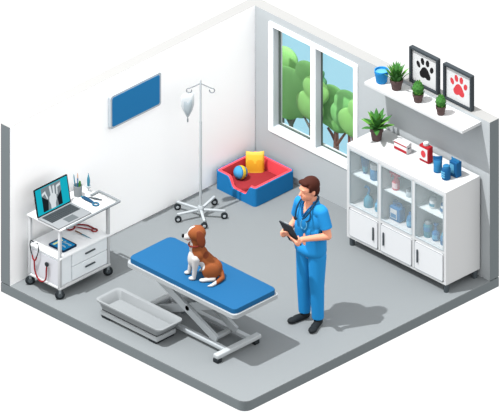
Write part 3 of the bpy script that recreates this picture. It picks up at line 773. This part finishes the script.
for i, (x0, x1) in enumerate(bays):
    bm = NB(); box(bm, x0-.004, x1+.004, KY0+.04, KY1-.012, .815, .83); link('shelf', bm, mat('shelf_pale', (224,234,236), 1.2), t)
    bm = NB(); ring_prism(bm, rrect(x0+.001, x1-.001, .482, 1.122, .012), rrect(x0+.013, x1-.013, .494, 1.110, .01), Matrix.Translation((0, KY0+.014, 0)) @ MX, .016)
    g = link('glass_door', bm, mat('door_edge', (196,206,210), 1.4), t)
    bm = NB(); box(bm, x0+.008, x1-.008, KY0+.005, KY0+.009, .489, 1.115); link('glass_pane', bm, M_glass, g)
    bm = NB(); prism(bm, rrect(x0+.006, x1-.006, .13, .444, .022), Matrix.Translation((0, KY0+.010, 0)) @ MX, .018)
    d = link('door', bm, mat('door_white', (232,234,236), 1.35), t)
    bm = NB(); ring_prism(bm, rrect(x0+.006, x1-.006, .13, .444, .022), rrect(x0+.011, x1-.011, .135, .439, .018), Matrix.Translation((0, KY0-.008, 0)) @ MX, .0012)
    link('door_trim', bm, mat('trim_grey', (170,176,180), 1.4), d)
    hx = x1-.06 if i == 0 else x0+.055
    bm = NB(); box(bm, hx-.008, hx+.008, KY0-.026, KY0-.010, .215, .365, bev=.006); link('handle', bm, M_dgrey, d, True)
for x in (KX0+.035, KX1-.035):
    for y in (KY0+.04, KY1-.04):
        bm = NB(); lathe(bm, [(.024,0),(.027,.012),(.027,.085),(.032,.101)], loc=(x,y,0), n=16); link('leg', bm, M_dgrey, t, True)

# generic bottles, jars and boxes
def bottle(name, label, loc, prof, m, cat='bottle', capm=None, capprof=None, lab=None, group=None):
    t = thing(name, label, cat, loc, 0, group)
    bm = NB(); lathe(bm, prof, n=20); link('body', bm, m, t, True)
    if capprof: bm = NB(); lathe(bm, capprof, n=16); link('cap', bm, capm, t, True)
    if lab:
        z0, z1, r, lm = lab; bm = NB(); n = 16
        a = [-PI/2 + (k/n-.5)*2.2 for k in range(n+1)]
        vs = [[bm.verts.new((rr*math.cos(q), rr*math.sin(q), z)) for q in a] for z in (z0, z1) for rr in (r, r+.002)]
        for k in range(n):
            bm.faces.new([vs[1][k],vs[1][k+1],vs[3][k+1],vs[3][k]]); bm.faces.new([vs[0][k],vs[2][k],vs[2][k+1],vs[0][k+1]])
            bm.faces.new([vs[2][k],vs[3][k],vs[3][k+1],vs[2][k+1]]); bm.faces.new([vs[0][k],vs[0][k+1],vs[1][k+1],vs[1][k]])
        link('label_band', bm, lm, t)
    return t
def crimp_tube(name, label, loc, r, h, m, m2, rz=math.radians(45), cat='tube', inv=False):
    """soft tube: round foot, flattened notched top"""
    t = thing(name, label, cat, loc, rz)
    bm = NB(); n = 24; rings = []
    lv = [(0,1),(.08,1.02),(.5,1.0),(.82,.62),(.9,.25),(1,.2)]
    if inv: lv = [(0,.45),(.14,.45),(.15,.8),(.5,.95),(.9,.25),(1,.2)]
    for q, fl in lv:
        ring = []
        for k in range(n):
            a = 2*PI*k/n; rx = r*(1+.12*(1-fl)) if not inv else r*(.5+.6*q); ry = r*fl
            z = q*h + (.012*abs(math.cos(a)) if q == 1 else 0)
            ring.append(bm.verts.new((rx*math.cos(a), ry*math.sin(a), z)))
        rings.append(ring)
    for i in range(len(rings)-1):
        for k in range(n):
            f = bm.faces.new([rings[i][k],rings[i][(k+1)%n],rings[i+1][(k+1)%n],rings[i+1][k]]); f.material_index = 1 if i == 0 or i >= 3 else 0
    bm.faces.new(rings[0][::-1]); bm.faces.new(rings[-1]).material_index = 1
    link('body', bm, [m, m2], t, True); return t
Z1, ZM, ZL = 1.1705, .8305, .4755
M_bld = mat('deep_blue_plastic', (26,104,162), 1.8); M_bll = mat('mid_blue_plastic', (54,144,200), 1.9)
# things on the cabinet top
t = thing('medicine_box', 'white medicine box with red stripes on the cabinet top', 'box', (2.30,-.21,Z1))
bm = NB(); box(bm, -.09,.09,-.036,.036,0,.105, bev=.003); link('carton', bm, mat('carton_white', (240,241,242), 1.6), t)
bm = NB(); box(bm, -.088,.088,-.0375,-.0355,.012,.042); box(bm, -.088,.088,-.0375,-.0355,.082,.095)
link('red_stripe', bm, M_red, t)
bm = NB(); box(bm, .02,.09,.0,.036,.105,.118, bev=.005); link('flap', bm, mat('carton_white',(240,241,242)), t, True)
bm = NB(); box(bm, .0895,.0915,-.02,.02,.060,.072); link('end_print', bm, M_dgrey, t)
t = thing('red_bottle', 'red rectangular bottle with white cap on the cabinet top', 'bottle', (2.61,-.19,Z1))
bm = NB(); box(bm, -.066,.066,-.033,.033,0,.185, bev=.008); link('body', bm, M_red, t, True)
bm = NB(); box(bm, -.060,.050,-.035,-.032,.03,.16); link('front_label', bm, M_paper, t)
bm = NB(); prism(bm, ell(0,.095,.032,.04,0), Matrix.Translation((-.005,-.035,0)) @ MX, .002); link('red_oval', bm, M_redink, t)
bm = NB(); lathe(bm, [(.026,.185),(.030,.19),(.030,.215),(.022,.222)], n=18); link('cap', bm, M_paper, t, True)
crimp_tube('cream_tube', 'blue cream tube standing right of the red bottle', (2.835,-.25,Z1), .043, .165, M_bll, M_bld)
t = thing('blue_carton', 'tall blue carton standing at the right end of the cabinet top', 'carton', (3.02,-.185,Z1))
bm = NB(); box(bm, -.052,.052,-.036,.036,0,.17, bev=.004); link('carton_body', bm, M_bld, t)
bm = NB(); prism(bm, [(-.052,.17),(.052,.17),(.052,.20),(0,.185),(-.052,.20)], Matrix.Translation((0,.002,0)) @ MX, .006); link('top_fold', bm, M_bll, t)
bm = NB(); box(bm, -.042,.012,-.0375,-.0355,.04,.14); link('front_label', bm, M_lblue, t)
t = thing('blue_bottle', 'short blue bottle with light label in front of the tall carton', 'bottle', (3.0,-.295,Z1), 0)
bm = NB(); lathe(bm, [(.042,0),(.045,.006),(.045,.115),(.038,.13),(.025,.136)], n=20); link('body', bm, M_bld, t, True)
bm = NB(); lathe(bm, [(.034,.13),(.034,.152),(.028,.156)], n=18); link('cap', bm, M_bll, t, True)
bm = NB(); n = 12
for zz in (.03,.055,.08):
    box(bm, -.03,.02,-.0475,-.0375,zz,zz+.014)
link('label_lines', bm, M_lblue, t)

# inside the cabinet, upper shelf
crimp_tube('ointment_tube', 'teal ointment tube on the upper shelf, far left in the cabinet', (1.93,-.37,ZM), .045, .19, M_teal, M_bld, inv=True)
bottle('pill_jar', 'blue jar with white lid beside the teal tube in the cabinet', (2.08,-.38,ZM), [(.05,0),(.053,.006),(.053,.11),(.045,.125)], M_bll, 'jar', M_paper, [(.048,.12),(.05,.125),(.05,.165),(.045,.17)])
t = bottle('spray_bottle', 'red spray bottle on the upper shelf behind the middle glass door', (2.375,-.38,ZM), [(.036,0),(.040,.008),(.040,.09),(.020,.125),(.018,.14)], mat('rose_red',(196,84,94),1.1), 'spray bottle', mat('rose_red',(196,84,94)), [(.02,.14),(.02,.16)], (.025,.085,.040,mat('pale_rose',(236,206,208),1.2)))
bm = NB(); box(bm, -.085,.05,-.018,.018,.155,.185, bev=.006); tube(bm, [(-.05,0,.16),(-.065,0,.135),(-.06,0,.115)], .007, 8); link('spray_head', bm, mat('rose_red',(196,84,94)), t)
bottle('glass_jar', 'small grey jar on the upper shelf, middle of the cabinet', (2.57,-.38,ZM), [(.038,0),(.040,.006),(.040,.05),(.034,.06)], M_palebl, 'jar', M_metald, [(.036,.06),(.036,.078),(.03,.082)])
bottle('pill_jar', 'white jar with teal band on the right upper shelf, left one', (2.90,-.38,ZM), [(.036,0),(.038,.006),(.038,.08),(.032,.09)], M_bag, 'jar', M_metal, [(.036,.09),(.036,.108),(.03,.112)], (.03,.06,.0385,M_teal))
bottle('dropper_jar', 'white jar with blue band at the right end of the upper shelf', (3.05,-.38,ZM), [(.032,0),(.034,.006),(.034,.08),(.028,.09)], M_bag, 'jar', M_blue, [(.03,.09),(.03,.105),(.026,.11)], (.025,.065,.0345,M_blue))
# lower level
t = bottle('pump_bottle', 'teal bottle with curved spout on the lower shelf, far left', (1.985,-.38,ZL), [(.046,0),(.050,.008),(.050,.075),(.030,.11),(.016,.125)], M_teal, 'bottle', M_teal, [(.016,.12),(.016,.15)])
bm = NB(); tube(bm, smoothpts([(0,0,.145),(.02,-.01,.175),(.015,-.01,.215),(-.02,-.01,.225),(-.035,-.01,.205)], 5), .012, 8); link('spout', bm, M_bll, t, True)
bottle('small_bottle', 'small pale blue bottle beside the curved spout bottle', (2.12,-.38,ZL), [(.030,0),(.032,.006),(.032,.08),(.014,.10)], M_lblue, 'bottle', M_blue, [(.015,.10),(.015,.125),(.012,.128)], (.02,.055,.0325,M_teal))
t = thing('detergent_jug', 'blue jug with white and blue label behind the middle glass door', 'jug', (2.385,-.37,ZL))
bm = NB(); box(bm, -.075,.075,-.045,.045,0,.16, bev=.014, seg=3); lathe(bm, [(.022,.155),(.022,.185)], loc=(-.03,0,0), n=14)
tube(bm, smoothpts([(.065,0,.14),(.06,0,.19),(.02,0,.20),(-.012,0,.175)], 5), .011, 8); link('body', bm, M_blue, t, True)
bm = NB(); lathe(bm, [(.026,.185),(.026,.21),(.02,.214)], loc=(-.03,0,0), n=14); link('cap', bm, M_bld, t, True)
bm = NB(); box(bm, -.055,.035,-.0475,-.0445,.03,.135); link('front_label', bm, M_paper, t)
bm = NB(); box(bm, -.048,.028,-.049,-.0472,.038,.085); link('label_block', bm, M_bll, t)
bottle('lotion_bottle', 'tall blue bottle with pale band right of the blue jug', (2.57,-.37,ZL), [(.036,0),(.040,.008),(.040,.10),(.018,.135)], M_bll, 'bottle', M_bld, [(.018,.13),(.018,.165),(.014,.17)], (.025,.075,.0405,M_lblue))
bottle('vial', 'tiny pale vial at the right of the middle lower shelf', (2.665,-.40,ZL), [(.022,0),(.024,.005),(.024,.05),(.012,.06)], M_lblue, 'vial', M_blue, [(.014,.06),(.014,.078),(.011,.08)])
bottle('storage_jar', 'wide teal jar with grey lid on the lower shelf behind the right door', (2.83,-.38,ZL), [(.044,0),(.048,.008),(.048,.13),(.040,.145)], mat('jar_teal',(44,126,144),1.2), 'jar', M_metald, [(.038,.145),(.038,.165),(.03,.168)], (.07,.12,.0485,M_bll))
bottle('dosing_bottle', 'slim blue bottle with tall neck behind the right glass door', (2.94,-.38,ZL), [(.036,0),(.040,.008),(.040,.085),(.015,.115)], M_blue, 'bottle', M_bld, [(.015,.11),(.015,.165),(.024,.17),(.024,.185)], (.025,.07,.0405,M_lblue))
bottle('salve_jar', 'short blue jar at the right end of the lower shelf', (3.06,-.38,ZL), [(.040,0),(.043,.006),(.043,.08),(.034,.10)], M_bll, 'jar', M_teal, [(.03,.10),(.03,.12),(.026,.123)], (.02,.055,.0435,M_bld))

# ------------------------------------------------------------------ potted plants
def leafmesh(bm, base, az_, tilt, L, w, mi, curve=.3):
    d = Vector((math.cos(az_), math.sin(az_), 0)); sd = Vector((-math.sin(az_), math.cos(az_), 0))
    rows = []; n = 6
    for i in range(n+1):
        q = i/n; th = tilt + curve*q
        p = Vector(base) + d*(L*q*math.sin(th)) + Vector((0,0,L*q*math.cos(th)))
        nn = (d*math.cos(th) - Vector((0,0,1))*math.sin(th))
        ww = w*math.sin(PI*min(1, .28+.72*q))**.8 if q < 1 else .0005
        tt_ = w*.28*(1-q)+.0008
        rows.append([bm.verts.new(p - sd*ww), bm.verts.new(p - nn*tt_), bm.verts.new(p + sd*ww), bm.verts.new(p + nn*tt_*.3)])
    for i in range(n):
        for k in range(4):
            f = bm.faces.new([rows[i][k], rows[i][(k+1)%4], rows[i+1][(k+1)%4], rows[i+1][k]]); f.material_index = mi
    bm.faces.new(rows[0]); bm.faces.new(rows[-1])
def potted(name, label, loc, r, h, leaves, group=None):
    t = thing(name, label, 'potted plant', loc, 0, group)
    bm = NB(); lathe(bm, [(r*.68,0),(r*.72,.004),(r*.9,h*.68),(r*1.0,h*.70),(r*1.04,h),(r*.92,h),(r*.88,h*.86),(.001,h*.86)], n=24); link('pot', bm, M_pot, t, True)
    bm = NB(); lathe(bm, [(.001,h*.88),(r*.86,h*.88),(r*.80,h*.92),(.001,h*.95)], n=20); link('soil', bm, M_soil, t)
    bm = NB()
    for a, ti, L, w, mi, rad in leaves: leafmesh(bm, (rad*math.cos(a), rad*math.sin(a), h*.9), a, ti, L, w, mi)
    link('leaves', bm, [M_leaf, M_leaf2], t)
    return t
rnd = random.Random(3)
def rosette(n, L, w, tmin, tmax, r0, off=0):
    out = []
    for k in range(n):
        q = k/(n-1); out.append((k*2.39996+off, tmin+(tmax-tmin)*q, L*(1-.25*q)*(.9+.2*rnd.random()), w*(.85+.3*rnd.random()), 1 if k % 4 == 0 else 0, r0*q))
    return out
potted('potted_plant', 'large spiky green plant in a brown pot on the cabinet top', (1.955,-.235,Z1), .068, .145, rosette(19, .215, .034, .03, 1.1, .03))
ZS = 1.7905
potted('potted_plant', 'bushy spiky plant in a brown pot beside the blue cup on the shelf', (2.139,-.138,ZS), .066, .115, rosette(30, .185, .021, .0, .42, .05), None)
def cactus(label, loc, r, h, R1, seed):
    t = thing('potted_cactus', label, 'potted plant', loc)
    bm = NB(); lathe(bm, [(r*.68,0),(r*.72,.004),(r*.9,h*.68),(r*1.0,h*.70),(r*1.04,h),(r*.92,h),(r*.88,h*.86),(.001,h*.86)], n=24); link('pot', bm, M_pot, t, True)
    bm = NB(); lathe(bm, [(.001,h*.88),(r*.86,h*.88),(r*.80,h*.92),(.001,h*.95)], n=20); link('soil', bm, M_soil, t)
    bm = NB(); g = random.Random(seed)
    lathe(bm, [(R1*.55,h*.9),(R1*.85,h+R1*.5),(R1*.88,h+R1*1.1),(R1*.55,h+R1*1.75),(.002,h+R1*1.95)], n=16, mi=0)
    for k in range(46):
        a = k*2.39996; q = (k+.5)/46; z = h*.95 + R1*1.9*q; rr = R1*.8*math.sin(PI*min(.97, .25+.72*q))**.5*.9
        th = 1.3*(1-q)+.05; leafmesh(bm, (rr*math.cos(a), rr*math.sin(a), z-.008), a, th*.75, R1*(.55+.2*g.random()), R1*.2, 1 if k % 5 == 0 else 0, -.2)
    link('foliage', bm, [M_leaf, M_leaf2], t); return t
cactus('round green plant in a brown pot, middle of the wall shelf', (2.468,-.162,ZS), .056, .095, .066, 1)
cactus('small green plant in a brown pot nearest the shelf right end', (2.81,-.182,ZS), .051, .10, .058, 2)

# wall shelf, cup, framed prints
bm = NB(); box(bm, 1.81, 3.198, -.265, -.0005, 1.752, 1.79, bev=.004); tag(link('wall_shelf', bm, M_cab, None), 'long white shelf fixed to the right wall above the cabinet', 'shelf')
t = thing('blue_cup', 'blue cup of white liquid at the left end of the shelf', 'cup', (1.935,-.145,ZS))
bm = NB(); lathe(bm, [(.050,0),(.056,.008),(.070,.105),(.073,.11),(.073,.14),(.066,.14),(.064,.11),(.05,.015),(.001,.012)], n=28); link('cup_body', bm, mat('cup_blue',(38,138,204),1.15), t, True)
bm = NB(); lathe(bm, [(.001,.110),(.0625,.112),(.0625,.118),(.001,.120)], n=24); link('liquid', bm, M_lblue, t, True)

def paw(bm, cx, cy, s, M, mi=0):
    pad = [(-.5,-.35),(-.62,-.62),(-.5,-.9),(-.22,-.95),(0,-.85),(.22,-.95),(.5,-.9),(.62,-.62),(.5,-.35),(.28,-.02),(.0,.12),(-.28,-.02)]
    p = [(q.x, q.y) for q in smoothpts([(x,y,0) for x, y in pad], 4, True)]
    prism(bm, [(cx+x*s, cy+y*s) for x, y in p], M, .001, mi)
    for x, y, a, b, r in ((-.75,.12,.2,.3,.35),(-.28,.55,.2,.32,.12),(.28,.55,.2,.32,-.12),(.75,.12,.2,.3,-.35)):
        prism(bm, ell(cx+x*s, cy+y*s, a*s, b*s, r), M, .001, mi)
for x0, m, lb in ((2.16, M_black, 'framed black paw print standing on top of the wall'), (2.638, M_redink, 'framed red paw print standing on top of the wall')):
    t = thing('picture_frame', lb, 'picture frame', (x0+.2, .045, H+.0005), 0, 'framed paw prints')
    MF = frameM((0,0,0), (1,0,0), (0,0,1))        # local z = -Y (towards the room)
    bm = NB(); ring_prism(bm, rrect(-.2,.2,0,.405,.008), rrect(-.178,.178,.022,.383,.004), MF @ Matrix.Translation((0,0,-.018)), .045); link('frame', bm, M_frame, t)
    bm = NB(); prism(bm, rrect(-.179,.179,.021,.384,.002), MF @ Matrix.Translation((0,0,-.012)), .012); s = link('print', bm, M_paper, t)
    bm = NB(); paw(bm, .0, .215, .125, MF @ Matrix.Translation((0,0,.0)), 0); 
    link('paw_print', bm, m, s)

# ------------------------------------------------------------------ light, sky, camera
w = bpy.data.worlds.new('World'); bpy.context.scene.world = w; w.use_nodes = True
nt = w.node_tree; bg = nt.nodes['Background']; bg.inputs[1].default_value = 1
def wn(t, **k):
    n = nt.nodes.new(t)
    for q, v in k.items(): setattr(n, q, v)
    return n
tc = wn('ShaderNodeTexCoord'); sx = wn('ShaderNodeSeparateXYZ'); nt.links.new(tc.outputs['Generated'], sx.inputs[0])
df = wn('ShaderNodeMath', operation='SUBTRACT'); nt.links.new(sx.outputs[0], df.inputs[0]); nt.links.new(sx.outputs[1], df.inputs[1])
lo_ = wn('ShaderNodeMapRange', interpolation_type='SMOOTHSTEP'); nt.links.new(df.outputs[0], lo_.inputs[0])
for i, v in ((1,-.2),(2,.6),(3,1.0),(4,.3)): lo_.inputs[i].default_value = v  # made-up dimming of the lower sky on the viewer's side, darkens +X faces
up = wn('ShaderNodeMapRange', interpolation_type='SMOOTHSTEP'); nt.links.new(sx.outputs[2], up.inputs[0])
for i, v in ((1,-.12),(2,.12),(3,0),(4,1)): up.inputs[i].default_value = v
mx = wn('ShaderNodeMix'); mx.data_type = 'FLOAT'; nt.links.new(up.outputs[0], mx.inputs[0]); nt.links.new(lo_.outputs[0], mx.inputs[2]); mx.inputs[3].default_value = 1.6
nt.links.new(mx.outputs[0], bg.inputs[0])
L = bpy.data.lights.new('lamp', 'POINT'); L.energy = 17000; L.shadow_soft_size = .12; L.color = (1, 1, 1)
lo = bpy.data.objects.new('lamp', L); C.objects.link(lo); lo.location = (-.1, -7.5, 16)
cd = bpy.data.cameras.new('camera'); cd.type = 'ORTHO'; cd.ortho_scale = 5.0; cd.clip_end = 60
cam = bpy.data.objects.new('camera', cd); C.objects.link(cam)
dv = Vector((math.cos(math.radians(30))*.70711, -math.cos(math.radians(30))*.70711, .5))
tgt = Vector((.5656, -.6364, 0)); cam.location = tgt + dv*12
cam.rotation_euler = (math.radians(60), 0, math.radians(45))
S = bpy.context.scene; S.camera = cam
S.view_settings.view_transform = 'Standard'; S.view_settings.look = 'None'; S.view_settings.exposure = math.log2(G); S.view_settings.gamma = 1
S.view_settings.use_curve_mapping = False
